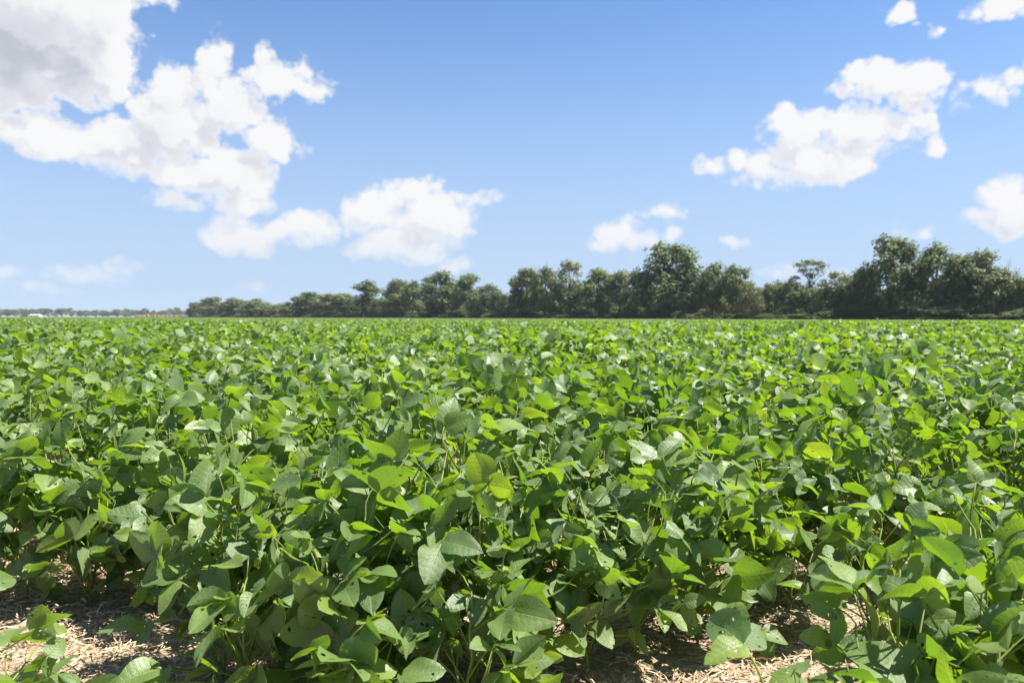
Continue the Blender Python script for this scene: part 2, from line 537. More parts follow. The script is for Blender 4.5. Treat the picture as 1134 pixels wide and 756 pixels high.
def plant_layout(r, H, n_leaf, spread, low=0.16):
    """stem axes and leaf placements of one plant, in plant space"""
    axes = []
    lean = Vector((r.uniform(-0.12, 0.12), r.uniform(-0.12, 0.12), 0))
    main = [Vector((0, 0, -0.02))]
    for k in range(1, 6):
        t = k / 5
        main.append(lean * t * H + Vector((r.uniform(-0.012, 0.012), r.uniform(-0.012, 0.012), t * H * 0.88)))
    axes.append((main, 0.0055))
    nb = r.randint(2, 4)
    a0 = r.uniform(0, 6.28)
    for b in range(nb):
        az = a0 + b * 6.28 / nb + r.uniform(-0.5, 0.5)
        z0 = r.uniform(0.06, 0.28) * H
        ln = r.uniform(0.42, 0.72) * H
        p0 = main[0].lerp(main[-1], z0 / (H * 0.88))
        out = Vector((math.cos(az), math.sin(az), 0)) * spread
        pts = [p0 + out * ln * (0.55 * t) + Vector((0, 0, ln * (0.55 * t + 0.42 * t * t))) for t in (0, 0.3, 0.65, 1.0)]
        axes.append((pts, 0.0038))
    leaves = []
    wts = [1.0] + [0.62] * nb
    tot = sum(wts)
    for ai, (pts, _) in enumerate(axes):
        cnt = max(3, round(n_leaf * wts[ai] / tot))
        ph = r.uniform(0, 6.28)
        for i in range(cnt):
            t = low + (1 - low) * (i + r.uniform(0.1, 0.9)) / cnt
            if i == cnt - 1: t = 1.0
            fpos = t * (len(pts) - 1)
            k = min(int(fpos), len(pts) - 2)
            node = pts[k].lerp(pts[k + 1], fpos - k)
            az = ph + i * 2.4 + r.uniform(-0.4, 0.4)
            el = R(r.uniform(12, 52) + 22 * t)
            pl = r.uniform(0.10, 0.21) * (1.15 - 0.35 * t)
            if i == cnt - 1:
                el = R(r.uniform(55, 80)); pl *= 0.6
            d = Vector((math.cos(az) * math.cos(el), math.sin(az) * math.cos(el), math.sin(el)))
            tip = node + d * pl
            if tip.z < 0.05: tip.z = 0.05 + r.uniform(0, 0.03)
            L = (0.054 + 0.066 * r.random() ** 0.9) * (0.80 if i == cnt - 1 else 1.0)
            # blade frame
            bp = r.gauss(4, 36) + (8 if t > 0.7 else 0)
            yaw = az + r.gauss(0, 0.35)
            fdir = Vector((math.cos(yaw) * math.cos(R(bp)), math.sin(yaw) * math.cos(R(bp)), math.sin(R(bp))))
            sd = fdir.cross(Vector((0, 0, 1))).normalized()
            up = sd.cross(fdir)
            rot = Matrix((sd, fdir, up)).transposed().to_4x4() @ Matrix.Rotation(R(r.gauss(0, 34)), 4, 'Y')
            leaves.append((node, tip, Matrix.Translation(tip) @ rot, L, t))
    return axes, leaves


def axes_mesh(axes, name='stem', sides=5):
    parts = []
    for pts, rad in axes:
        n = len(pts)
        parts.append(tube(pts, [rad * (1 - 0.55 * i / (n - 1)) for i in range(n)], sides))
    v, f = merge(parts)
    return mesh_from(name, v, f, M_STEM)


def petiole_between(node_l, r, rad=0.0022, sides=4):
    """petiole mesh in the leaf's frame, from node_l (stem node in that frame) to the origin"""
    p0 = Vector(node_l); p3 = Vector((0, 0.012, 0))
    sag = Vector((r.uniform(-0.012, 0.012), 0, r.uniform(-0.01, 0.02)))
    pts = [p0, p0.lerp(p3, 0.35) + sag, p0.lerp(p3, 0.72) + sag * 0.7, p3]
    return tube(pts, [rad * 1.25, rad, rad * 0.9, rad * 0.75], sides)


def near_plant(r, loc, H, n_leaf, spread, label, group, size=1.0):
    root = put('soybean_plant', None, loc=loc)
    root.empty_display_size = 0.05
    root.rotation_euler = (0, 0, r.uniform(0, 6.28))
    tag(root, label, 'soybean plant', group)
    axes, leaves = plant_layout(r, H, n_leaf, spread, low=0.06)
    put('stem', axes_mesh(axes), root)
    for node, tip, mtx, L, t in leaves:
        L *= size
        nl = mtx.inverted() @ node
        pv, pf = petiole_between(nl, r)
        # the stalk of the middle leaflet carries on a little
        sv_, sf_ = tube([Vector((0, 0, 0)), Vector((0, 0.17 * L, 0))], [0.0016, 0.0012], 4)
        v, f = merge([(pv, pf), (sv_, sf_)])
        lo = put('leaf', mesh_from('petiole', v, f, M_STEM), root, mtx)
        for m in leaf_frames(r, L):
            put('leaflet', r.choice(NEAR_LEAFLETS), lo, m @ Matrix.Scale(r.choice((-1, 1)), 4, Vector((1, 0, 0))))
    return root


# trifoliate leaves as one mesh, for plants farther in
def trifoliate(r, nu, nv, L=1.0, mat=None):
    vs, fs, uvs = [], [], []
    for m in leaf_frames(r, L):
        v, f, uv = leaflet(nu, nv, 1.0, r.uniform(0.64, 0.86), r=r, ragged=0.04,
                           fold=r.uniform(-0.1, 0.7), droop=r.uniform(-0.12, 0.32), twist=r.uniform(-0.8, 0.8), wave=r.uniform(0, 0.06))
        o = len(vs)
        vs.extend([m @ Vector(p) for p in v]); uvs.extend(uv)
        fs.extend([tuple(i + o for i in q) for q in f])
    return vs, fs, uvs


MID_LEAVES = []
for k in range(16):
    v, f, uv = trifoliate(rr, 4, 5)
    nf = len(f)
    # petiole in unit leaf length
    pv, pf = tube([Vector((rr.uniform(-.3, .3), -1.1, -0.9)), Vector((rr.uniform(-.1, .1), -0.5, -0.35)), Vector((0, 0.1, 0))], [0.02, 0.017, 0.014], 3)
    o = len(v)
    v = v + pv; f = f + [tuple(i + o for i in q) for q in pf]; uv = uv + [(0.5, 0.5)] * len(pv)
    MID_LEAVES.append(mesh_from('leaf', v, f, [M_LEAF_MID, M_STEM], uvs=uv, mat_index=[0] * nf + [1] * len(pf)))

MID_PROTO = []
for k in range(10):
    axes, leaves = plant_layout(rr, 0.66, 31, 0.62, low=0.36)
    MID_PROTO.append((axes_mesh(axes, 'stem', 3), [(mtx, L * 1.04) for _, _, mtx, L, _ in leaves]))


def mid_plant(r, loc, sc, label, group):
    st, lv = r.choice(MID_PROTO)
    root = put('soybean_plant', None)
    root.empty_display_size = 0.05
    root.location = loc
    root.rotation_euler = (R(r.gauss(0, 4)), R(r.gauss(0, 4)), r.uniform(0, 6.28))
    root.scale = (1, 1, sc)
    tag(root, label, 'soybean plant', group)
    put('stem', st, root)
    for mtx, L in lv:
        put('leaf', r.choice(MID_LEAVES), root, mtx @ Matrix.Rotation(R(r.gauss(0, 14)), 4, 'Y') @ Matrix.Scale(L * r.uniform(0.9, 1.1), 4))
    return root


# ------------------------------------------------------------------ the crop: rows that run across the view
ROW = 0.62
def row_y(k, x):
    return 2.86 + ROW * (k - 1) + x * 0.03

pr_ = random.Random(5)
count = 0
ORD = ['first', 'second', 'third', 'fourth', 'fifth', 'sixth', 'seventh', 'eighth', 'ninth', 'tenth', 'eleventh', 'twelfth']
# plants ahead of the first full row, each placed by where its stem meets the ground
FRONT = [  # x, y of the stem, height, leaves
    (-0.98, 2.56, 0.52, 22), (-0.80, 2.18, 0.58, 32), (-0.64, 2.30, 0.66, 34), (-0.46, 2.02, 0.56, 36), (-0.28, 2.18, 0.66, 34), (-0.10, 2.08, 0.56, 32), (0.06, 2.24, 0.62, 32),
    (0.22, 2.20, 0.56, 28), (0.38, 2.36, 0.60, 28), (0.57, 2.42, 0.52, 24), (0.74, 2.64, 0.56, 22),
]
for i_, (x, y, H, n) in enumerate(FRONT):
    near_plant(pr_, (x, y, 0), H, int(n * 1.45), 0.68, '%s leafy soybean plant of the short row, counted from the lone small plant' % ORD[i_], 'plants of the short row on the straw')
    count += 1
LOW = ['low sprawling soybean plant at the foot of the short row, beside the lone small plant', 'low sprawling soybean plant at the foot of the short row, between its two low companions', 'low sprawling soybean plant at the foot of the short row, far from the lone plant', 'low sprawling soybean plant where the short row starts, by the first full row', "low sprawling soybean plant before the first full row, past the short row's start", 'low sprawling soybean plant that closes the end of the short row', "low sprawling soybean plant between the short row's end and the separate clump"]
for i_, (x, y, H, n) in enumerate(((-0.66, 1.96, 0.38, 22), (-0.36, 1.86, 0.36, 22), (-0.10, 1.90, 0.34, 20), (-1.20, 2.72, 0.40, 28), (-1.46, 2.74, 0.42, 28), (0.94, 2.66, 0.40, 24), (1.10, 2.42, 0.40, 22))):
    near_plant(pr_, (x, y, 0), H, n, 0.7, LOW[i_], 'low plants along the front of the crop')
    count += 1
CLUMP = [(0.50, 1.42, 0.38, 13), (0.72, 1.38, 0.33, 13), (0.80, 1.66, 0.53, 20), (0.98, 1.56, 0.47, 22), (1.12, 1.86, 0.56, 24), (1.30, 1.76, 0.52, 22), (1.36, 2.14, 0.56, 24)]
CL = ['low', 'smallest', 'upright', 'full', 'tall', 'outer', 'rearmost']
for i_, (x, y, H, n) in enumerate(CLUMP):
    near_plant(pr_, (x, y, 0), H, int(n * 1.2), 0.5, '%s soybean plant in the separate clump standing on the straw' % CL[i_], 'plants of the clump on the straw', 1.14)
    count += 1
near_plant(pr_, (-1.12, 1.68, 0), 0.36, 16, 0.5, 'small lone soybean plant spreading low over the bare straw', None, 1.1)
count += 1
k = 1
while count < 296:
    y0 = row_y(k, 0)
    hw = 0.643 * y0 + 0.38
    x = -hw + pr_.uniform(0, 0.1)
    lab = 'soybean plant in the %s full row behind the straw strip' % ORD[k - 1]
    grp = 'plants of the %s full row' % ORD[k - 1]
    while x < hw:
        y = row_y(k, x) + pr_.gauss(0, 0.05)
        Hh = pr_.gauss(0.645, 0.045) - (0.05 if k == 1 else 0)
        if k <= 2:
            near_plant(pr_, (x, y, 0), Hh, 42 if k == 1 else 32, 0.62, lab, grp)
        else:
            mid_plant(pr_, (x, y, 0), Hh / 0.66, lab, grp)
        count += 1
        x += pr_.uniform(0.2, 0.28)
    k += 1
LAST_ROW = k - 1

# ------------------------------------------------------------------ the rest of the crop: one mass, instanced over points
def merged_plant(r, n_leaf, nu, nv, mat, H=0.66, low=0.5):
    _, leaves = plant_layout(r, H, n_leaf, 0.62, low=low)
    vs, fs, uvs, ti = [], [], [], []
    for _, _, mtx, L, _ in leaves:
        v, f, uv = trifoliate(r, nu, nv)
        o = len(vs)
        mm = mtx @ Matrix.Scale(L * 1.08, 4)
        vs.extend([mm @ Vector(p) for p in v]); uvs.extend(uv)
        fs.extend([tuple(i + o for i in q) for q in f])
        for _k in range(3):
            ti.extend([r.random()] * (len(v) // 3))
    return mesh_from('far_plant', vs, fs, mat, uvs=uvs, tint=ti)


def scatter_object(name, pts, rots, scales, idx, protos):
    me = bpy.data.meshes.new(name)
    me.vertices.add(len(pts))
    me.vertices.foreach_set('co', np.asarray(pts, dtype=np.float32).ravel())
    for an, dat, typ in (('rot', rots, 'FLOAT'), ('scl', scales, 'FLOAT'), ('pick', idx, 'INT')):
        a = me.attributes.new(an, typ, 'POINT')
        a.data.foreach_set('value', np.asarray(dat))
    pc = bpy.data.collections.new(name + '_shapes')
    for i, m in enumerate(protos):
        pc.objects.link(bpy.data.objects.new('%s_shape_%02d' % (name, i), m))
    ng = bpy.data.node_groups.new(name, 'GeometryNodeTree')
    ng.interface.new_socket('Geometry', in_out='INPUT', socket_type='NodeSocketGeometry')
    ng.interface.new_socket('Geometry', in_out='OUTPUT', socket_type='NodeSocketGeometry')
    n, l = ng.nodes, ng.links
    gi, go = n.new('NodeGroupInput'), n.new('NodeGroupOutput')
    ci = n.new('GeometryNodeCollectionInfo')
    ci.inputs['Collection'].default_value = pc
    ci.inputs['Separate Children'].default_value = True
    ci.inputs['Reset Children'].default_value = True
    ip = n.new('GeometryNodeInstanceOnPoints')
    ip.inputs['Pick Instance'].default_value = True
    def attr(nm, t):
        nd = n.new('GeometryNodeInputNamedAttribute'); nd.data_type = t
        nd.inputs['Name'].default_value = nm
        return nd.outputs['Attribute']
    cx = n.new('ShaderNodeCombineXYZ')
    l.new(attr('rot', 'FLOAT'), cx.inputs[2])
    er = n.new('FunctionNodeEulerToRotation')
    l.new(cx.outputs[0], er.inputs[0])
    l.new(gi.outputs[0], ip.inputs['Points'])
    l.new(ci.outputs[0], ip.inputs['Instance'])
    l.new(attr('pick', 'INT'), ip.inputs['Instance Index'])
    l.new(er.outputs[0], ip.inputs['Rotation'])
    l.new(attr('scl', 'FLOAT'), ip.inputs['Scale'])
    l.new(ip.outputs[0], go.inputs[0])
    o = put(name, me)
    md = o.modifiers.new('scatter', 'NODES')
    md.node_group = ng
    return o


# edge of the wood: a straight line that recedes to the other end of the field
EA, EB = Vector((118.0, 150.0)), Vector((-262.0, 632.0))
def edge_depth(px):
    k_ = (px - CX) / FPX
    d = EB - EA
    t = (k_ * EA.y - EA.x) / (d.x - k_ * d.y)
    return EA.y + d.y * t

FAR1 = 55.0
pts = []
# the same rows carry on to either side of the stretch in view
for k in range(1, LAST_ROW + 1):
    hw = 0.643 * row_y(k, 0) + 0.40
    for sgn in (-1, 1):
        xs = sgn * np.arange(hw + 0.1, hw + 2.8, 0.24) + rng.normal(0, 0.03, len(np.arange(hw + 0.1, hw + 2.8, 0.24)))
        pts.append(np.stack([xs, row_y(k, xs) + rng.normal(0, 0.05, len(xs)), np.zeros_like(xs)], 1))
k = LAST_ROW + 1
while True:
    y0 = row_y(k, 0)
    if y0 > FAR1: break
    hw = 0.66 * y0 + 2.0
    step = 0.24 if y0 < 25 else 0.27
    xs = np.arange(-hw, hw, step)
    xs = xs + rng.normal(0, 0.04, len(xs))
    ys = row_y(k, xs) + rng.normal(0, 0.07, len(xs))
    pts.append(np.stack([xs, ys, np.zeros_like(xs)], 1))
    k += 1
pts = np.concatenate(pts)
n = len(pts)
protos = [merged_plant(rr, 25, 2, 3, M_LEAF_FAR) for _ in range(10)]
# gentle unevenness of the canopy
hv = 1 + 0.05 * np.sin(pts[:, 0] * 0.7 + 1.3 * np.sin(pts[:, 1] * 0.31)) + rng.normal(0, 0.10, n)
near_rest = scatter_object('soybean_crop', pts, rng.uniform(0, 6.28, n), np.clip(hv, 0.78, 1.2), rng.integers(0, 10, n), protos)
tag(near_rest, 'green soybean crop filling the field beyond and beside the nearer rows', kind='stuff')


def patch_mesh(r, size, nleaf):
    c = np.stack([r.uniform(-size / 2, size / 2, nleaf), r.uniform(-size / 2, size / 2, nleaf), 0.66 - np.abs(r.normal(0, 0.10, nleaf))], 1)
    L = r.uniform(0.10, 0.17, nleaf)
    az = r.uniform(0, 6.28, nleaf); tl = r.normal(0, 0.6, nleaf); rl = r.normal(0, 0.5, nleaf)
    f = np.stack([np.cos(az) * np.cos(tl), np.sin(az) * np.cos(tl), np.sin(tl)], 1)
    s = np.stack([-np.sin(az) * np.cos(rl), np.cos(az) * np.cos(rl), np.sin(rl)], 1)
    v = np.stack([c - f * L[:, None] * .5, c + s * L[:, None] * .33, c + f * L[:, None] * .5, c - s * L[:, None] * .33], 1).reshape(-1, 3)
    q = np.arange(nleaf * 4).reshape(-1, 4)
    return mesh_from('crop_patch', v, q, M_LEAF_FAR, tint=np.repeat(r.uniform(0, 1, nleaf), 4), smooth=False)

PS = 5.0
px_, py_ = [], []
for y in np.arange(FAR1 + 1.0, 640, PS):
    hw = 0.66 * y + 8
    for x in np.arange(-hw, hw, PS):
        # on the near side of the wood's edge only
        d = EB - EA
        t = (y - EA.y) / d.y
        if x < EA.x + d.x * t - 5 or y < EA.y - 8:
            px_.append(x); py_.append(y)
n = len(px_)
pts = np.stack([np.array(px_), np.array(py_), np.zeros(n)], 1)
far_rest = scatter_object('soybean_crop', pts, rng.integers(0, 4, n) * math.pi / 2, np.ones(n), rng.integers(0, 3, n), [patch_mesh(rng, PS * 1.04, 3800) for _ in range(3)])
tag(far_rest, 'distant soybean canopy reaching the foot of the trees', kind='stuff')


# ------------------------------------------------------------------ straw on the ground
def straw_mesh(r, n):
    x = r.uniform(-3.0, 3.0, n); y = r.uniform(1.0, 4.4, n)
    z = r.uniform(0.001, 0.024, n)
    L = r.gamma(2.2, 0.011, n) + 0.010
    az = r.uniform(0, 6.28, n); tl = r.normal(0, 0.18, n)
    up = r.random(n) < 0.02
    tl = np.where(up, r.uniform(0.3, 1.2, n), tl)
    w = r.uniform(0.0008, 0.0022, n)
    f = np.stack([np.cos(az) * np.cos(tl), np.sin(az) * np.cos(tl), np.abs(np.sin(tl))], 1)
    s = np.stack([-np.sin(az), np.cos(az), r.normal(0, 0.5, n)], 1)
    c = np.stack([x, y, z], 1)
    bend = np.stack([r.normal(0, 0.12, n), r.normal(0, 0.12, n), np.abs(r.normal(0.05, 0.06, n))], 1) * L[:, None]
    a = c - f * L[:, None] * .5; b = c + bend; e = c + f * L[:, None] * .5
    a[:, 2] = np.maximum(a[:, 2], 0.0); e[:, 2] = np.maximum(e[:, 2], 0.001)
    sw = s * w[:, None]
    v = np.stack([a - sw, a + sw, b + sw, b - sw, e + sw, e - sw], 1).reshape(-1, 3)
    k = np.arange(n)[:, None] * 6
    q = np.concatenate([k + np.array([[0, 1, 2, 3]]), k + np.array([[3, 2, 4, 5]])], 0)
    return mesh_from('straw', v, q, M_STRAW, tint=np.repeat(r.uniform(0, 1, n), 6), smooth=False)

tag(put('straw', straw_mesh(rng, 110000)), 'loose dry straw scattered over the soil between the plants', kind='stuff')


# ------------------------------------------------------------------ trees
def crown_cards(r, lobes, n, size, up=0.3):
    """leaf sprays round a set of lobes (centre xyz, radius xyz)"""
    lobes = np.asarray(lobes, dtype=float)
    wgt = (lobes[:, 3] * lobes[:, 4]); wgt = wgt / wgt.sum()
    li = r.choice(len(lobes), n, p=wgt)
    d = r.normal(0, 1, (n, 3)); d[:, 2] += up
    d /= np.linalg.norm(d, axis=1)[:, None]
    rad = r.uniform(0, 1, n) ** 0.38 * (1 + 0.10 * r.normal(0, 1, n))
    # small twig clusters instead of an even shell
    c = lobes[li, :3] + d * rad[:, None] * lobes[li, 3:6]
    nc = n // 7
    base = c[:nc]
    pick = r.integers(0, nc, n - nc)
    c[nc:] = base[pick] + r.normal(0, size * 0.95, (n - nc, 3))
    li[nc:] = li[:nc][pick]; d[nc:] = d[:nc][pick]
    nrm = d + np.array([0, 0, 0.45]) + r.normal(0, 0.36, (n, 3)); nrm /= np.linalg.norm(nrm, axis=1)[:, None]
    t = np.cross(nrm, r.normal(0, 1, (n, 3))); t /= np.linalg.norm(t, axis=1)[:, None]
    b = np.cross(nrm, t)
    s = size * r.uniform(0.55, 1.3, n)[:, None]
    asp = r.uniform(0.5, 0.9, n)[:, None]
    v = np.stack([c - t * s, c + b * s * asp * r.uniform(.6, 1, n)[:, None], c + t * s, c - b * s * asp], 1).reshape(-1, 3)
    tl = r.uniform(0, 1, len(lobes))[li] * 0.7 + r.uniform(0, 0.3, n)
    return v, np.arange(n * 4).reshape(-1, 4), np.repeat(tl, 4)


def limb_paths(r, lobes, trunk_top, trunk_r, n):
    """trunk plus limbs that reach into the lobes (height 1 tree)"""
    parts = []
    sway = r.normal(0, 0.012, (5, 2))
    pts = [Vector((0, 0, -0.01))] + [Vector((sway[k][0], sway[k][1], trunk_top * (k + 1) / 5)) for k in range(5)]
    parts.append(tube(pts, [trunk_r * 1.5, trunk_r * 1.05, trunk_r * 0.9, trunk_r * 0.78, trunk_r * 0.6, trunk_r * 0.3], 7))
    for lb in r.permutation(lobes)[:n]:
        e = Vector(lb[:3])
        z0 = min(max(0.12, e.z * r.uniform(0.35, 0.6)), trunk_top * 0.9)
        kf = z0 / trunk_top * 5
        s = pts[min(int(kf), 4)].lerp(pts[min(int(kf) + 1, 5)], kf - int(kf)); s.z = z0
        m1 = s.lerp(e, 0.45) + Vector((0, 0, -0.02 + 0.03 * r.random()))
        parts.append(tube([s, m1, e, e + (e - m1) * 0.5], [trunk_r * 0.42, trunk_r * 0.28, trunk_r * 0.14, trunk_r * 0.05], 5))
    return merge(parts)


def tree_proto(seed, kind, mat):
    r = np.random.default_rng(seed)
    lobes = []
    spec = {'round': (40, 0.13, 0.56, 0.30, 0.44, 12000), 'tall': (34, 0.11, 0.55, 0.19, 0.45, 10000), 'wide': (46, 0.125, 0.52, 0.40, 0.46, 14500),
            'low': (40, 0.14, 0.47, 0.44, 0.50, 12500), 'thin': (24, 0.095, 0.60, 0.24, 0.38, 4200)}[kind]
    nl, lr, cz, rx, rz, nc = spec
    for _ in range(nl):
        d = r.normal(0, 1, 3); d /= np.linalg.norm(d)
        p = d * r.uniform(0.2, 1.0) ** 0.45
        z = cz + p[2] * (rz - lr * 0.55)
        # domed above, only a little narrower below
        wz = 1.0 - 0.22 * max(p[2], 0) ** 2
        if p[2] < 0:
            h_ = math.hypot(p[0], p[1]) + 1e-3
            wz *= (1 + 0.45 * min(-p[2], 0.6))
        s = lr * r.uniform(0.7, 1.25)
        lobes.append((p[0] * (rx - lr * .5) * wz, p[1] * (rx - lr * .5) * wz, max(z, 0.09), s, s, s * r.uniform(0.62, 0.85)))
    lobes = np.array(lobes)
    ztop = (lobes[:, 2] + lobes[:, 5]).max()
    lobes[:, 2] *= 1.0 / ztop * 0.985
    wid = np.percentile(np.abs(lobes[:, :2]).max(1) + lobes[:, 3] * 0.8, 92) * 2
    v, f, ti = crown_cards(r, lobes, nc, 0.0165 if kind != 'thin' else 0.014)
    crown = mesh_from('crown', v, f, mat, tint=ti, smooth=False)
    tv, tf = limb_paths(r, lobes, 0.78, 0.018 if kind != 'thin' else 0.013, 14)
    trunk = mesh_from('trunk', tv, tf, M_BARK)
    return crown, trunk, wid


def flat_top_proto(seed):
    """sparse tree with level sprays on bare limbs"""
    r = np.random.default_rng(seed)
    lobes = [(-0.12, 0, 0.84, .15, .12, .03), (0.15, 0, 0.86, .16, .1, .025), (0.02, 0, 0.75, .2, .14, .05), (-0.20, 0, 0.93, .17, .14, .022), (0.12, 0, 0.96, .22, .16, .022), (0.30, 0.05, 0.91, .12, .1, .016), (-0.02, 0.1, 0.985, .14, .1, .014),
             (-0.30, 0, 0.72, .13, .1, .02), (-0.38, 0.05, 0.69, .08, .06, .016), (0.2, -0.1, 0.80, .11, .09, .02), (0.0, 0, 0.62, .13, .12, .05), (0.03, 0, 0.5, .2, .18, .1), (-0.1, 0.1, .4, .2, .2, .12)]
    lobes = np.array(lobes)
    v, f, ti = crown_cards(r, lobes, 3000, 0.016, 0.1)
    crown = mesh_from('crown', v, f, M_TREES[2], tint=ti, smooth=False)
    parts = [tube([Vector((0, 0, -.01)), Vector((.01, 0, .3)), Vector((-.01, 0, .62)), Vector((.02, 0, .93))], [.02, .015, .011, .004], 6)]
    for e, z0 in (((-.3, 0, .945), .66), ((.36, .02, .95), .64), ((-.12, .1, .96), .74), ((.18, -.1, .94), .72), ((-.42, .03, .70), .5), ((.26, -.1, .80), .55)):
        s = Vector((0, 0, z0)); e = Vector(e)
        parts.append(tube([s, s.lerp(e, .5) + Vector((0, 0, .02)), e], [.009, .006, .002], 4))
        for _ in range(5):
            q = s.lerp(e, r.uniform(.4, 1)); dv = Vector(r.normal(0, .07, 3)); dv.z = abs(dv.z) * .5
            parts.append(tube([q, q + dv], [.004, .001], 3))
    tv, tf = merge(parts)
    return crown, mesh_from('trunk', tv, tf, M_DEAD)


def bare_proto(seed):
    r = np.random.default_rng(seed)
    parts, main = [], []
    def grow(p, d, ln, rad, depth):
        mid = p + d * ln * .5 + Vector(r.normal(0, .02 * ln, 3))
        e = p + d * ln
        parts.append(tube([p, mid, e], [rad, rad * .8, rad * .55], 5 if depth < 2 else 3))
        if depth >= 4: return
        for _ in range(3 if depth else 6):
            nd = (d + Vector(r.normal(0, .42, 3)) + Vector((0, 0, .18))).normalized()
            grow(p.lerp(e, r.uniform(.55, 1.0)), nd, ln * r.uniform(.45, .66), rad * .5, depth + 1)
    grow(Vector((0, 0, 0)), Vector((0, 0, 1)), .46, .016, 0)
    v, f = merge(parts)
    zt = max(p.z for p in v)
    v = [p / zt for p in v]
    half = len(parts[0][0])
    return v, f


PROTO = {}
sd = 100
for kind, cnt in (('round', 4), ('tall', 2), ('wide', 3), ('low', 3), ('thin', 2)):
    PROTO[kind] = []
    for q in range(cnt):
        per = []
        base = None
        for mi in range(3):
            if base is None:
                base = tree_proto(sd, kind, M_TREES[0]); per.append(base)
            else:
                c = base[0].copy(); c.materials[0] = M_TREES[mi]
                per.append((c, base[1], base[2]))
        PROTO[kind].append(per); sd += 1


def world_at(px, depth):
    return (px - CX) / FPX * depth

tr_ = random.Random(3)
USED = {}
def place_tree(name, kind, px, top, width, label, cat, mat=0, back=0.0, group=None, depth=None, var=None):
    """px / top / width in photo pixels; the distance comes from the line of the wood's edge"""
    dep = (edge_depth(px) + back) if depth is None else depth
    H = (HZ - top) / FPX * dep + CAMH
    Wd = width / FPX * dep
    i = USED.get(kind, 0); USED[kind] = i + 1
    ps = PROTO[kind]
    crown, trunk, nomw = ps[(i if var is None else var) % len(ps)][mat]
    o = put(name, None, loc=(world_at(px, dep), dep, 0))
    Wd *= 1.16
    o.scale = (Wd / nomw, Wd / nomw, H)
    o.rotation_euler = (0, 0, tr_.uniform(0, 6.28))
    put('crown', crown, o); put('trunk', trunk, o)
    tag(o, label, cat, group)
    return o

T = 'broadleaf_tree'
LOWEND = 'low rounded tree at the far low end of the wood', 'trees at the low end of the wood'
MIDST = 'middling round tree in the stretch beside the narrow steeple-shaped tree', 'trees beside the narrow tree'
for px, top, w, kd, mt in ((221, 334, 22, 'low', 0), (237, 328.5, 27, 'wide', 1), (259, 329.5, 26, 'round', 1), (281, 330, 30, 'wide', 0), (294, 337, 20, 'low', 1), (307, 337, 20, 'low', 0), (322, 334, 22, 'wide', 1)):
    place_tree(T, kd, px, top, w * 1.15, LOWEND[0], 'tree', mt, group=LOWEND[1])
for px, top, w, kd, mt in ((341, 322, 27, 'round', 0), (361, 324.5, 30, 'wide', 1), (379, 324, 24, 'round', 1), (392, 327, 18, 'wide', 0), (421, 329, 22, 'low', 1)):
    place_tree(T, kd, px, top, w * 1.15, MIDST[0], 'tree', mt, group=MIDST[1])
place_tree(T, 'tall', 406, 310, 25, 'narrow steeple-shaped tree rising above low round neighbours', 'tree', 0)
place_tree(T, 'round', 440, 308, 34, 'slightly pale domed tree beside the taller dark twin-crowned tree', 'tree', 1)
place_tree(T, 'round', 457, 309, 24, 'slim domed tree wedged against the dark wide tree', 'tree', 1)
place_tree(T, 'wide', 487, 299, 50, 'dark wide tree with a broad dome rising above the wood', 'tree', 0)
place_tree(T, 'wide', 522, 301.5, 38, 'dark uneven tree next to the dip in the treetops', 'tree', 0)
place_tree(T, 'low', 545, 313, 32, 'lower dark tree sloping down to the dip in the treetops', 'tree', 0)
place_tree(T, 'low', 566, 319, 30, 'low bushy tree standing in the dip of the treetops', 'tree', 0)
place_tree(T, 'round', 583, 294, 36, 'olive rounded tree just past the dip in the treetops', 'tree', 1)
place_tree(T, 'wide', 604, 292, 40, 'full olive tree paired with the rounded tree by the dip', 'tree', 1)
place_tree(T, 'thin', 630, 287, 36, 'airy light green tree with sky showing through its top', 'tree', 2)
place_tree(T, 'low', 628, 312, 34, 'dense tree filling in beneath the airy light green tree', 'tree', 0)
place_tree(T, 'wide', 664, 295, 44, 'dark broad tree between the airy tree and the tallest dome', 'tree', 0)
place_tree(T, 'round', 686, 297, 26, 'paler slim tree against the flank of the tallest dome', 'tree', 2)
place_tree(T, 'low', 706, 305, 36, 'shoulder-high dark tree tucked against the tallest dome', 'tree', 0)
place_tree(T, 'wide', 742, 267, 76, 'tallest domed tree of the wood, broad and dark', 'tree', 0)
place_tree(T, 'wide', 788, 287, 40, 'grey-green tree leaning on the tallest dome', 'tree', 1)
place_tree(T, 'round', 815, 291, 36, 'round-headed tree above the light olive tree', 'tree', 1)
place_tree(T, 'low', 832, 308, 30, 'light olive tree standing forward of the wood', 'tree', 2, back=-8)
place_tree(T, 'low', 858, 307, 34, 'low dull tree beside the light olive tree', 'tree', 1)
place_tree(T, 'low', 880, 308, 34, 'short tree at the foot of the flat-topped tree', 'tree', 1)
place_tree(T, 'low', 908, 309, 38, 'short bushy tree under the level sprays of the flat-topped tree', 'tree', 1)
place_tree(T, 'thin', 927, 298, 32, 'sparse half-bare tree between the flat-topped tree and the dark group', 'tree', 2)
place_tree(T, 'low', 934, 309, 34, 'dark low tree below the sparse half-bare tree', 'tree', 0)
place_tree(T, 'wide', 953, 300, 40, 'dark shorter tree under the flank of the high round crown', 'tree', 0)
place_tree(T, 'wide', 986, 258, 62, 'high round dark crown that tops the last group of trees', 'tree', 0)
place_tree(T, 'wide', 1036, 266, 64, 'spreading dark tree with a ragged top in the last group', 'tree', 0)
place_tree(T, 'wide', 1080, 274, 62, 'broad olive tree beside the bare-twigged tree', 'tree', 1)
place_tree(T, 'wide', 1108, 296, 34, 'low olive tree beneath the bare-twigged tree', 'tree', 1)
place_tree(T, 'wide', 1134, 303, 36, 'rounded tree just past the bare-twigged tree', 'tree', 1)
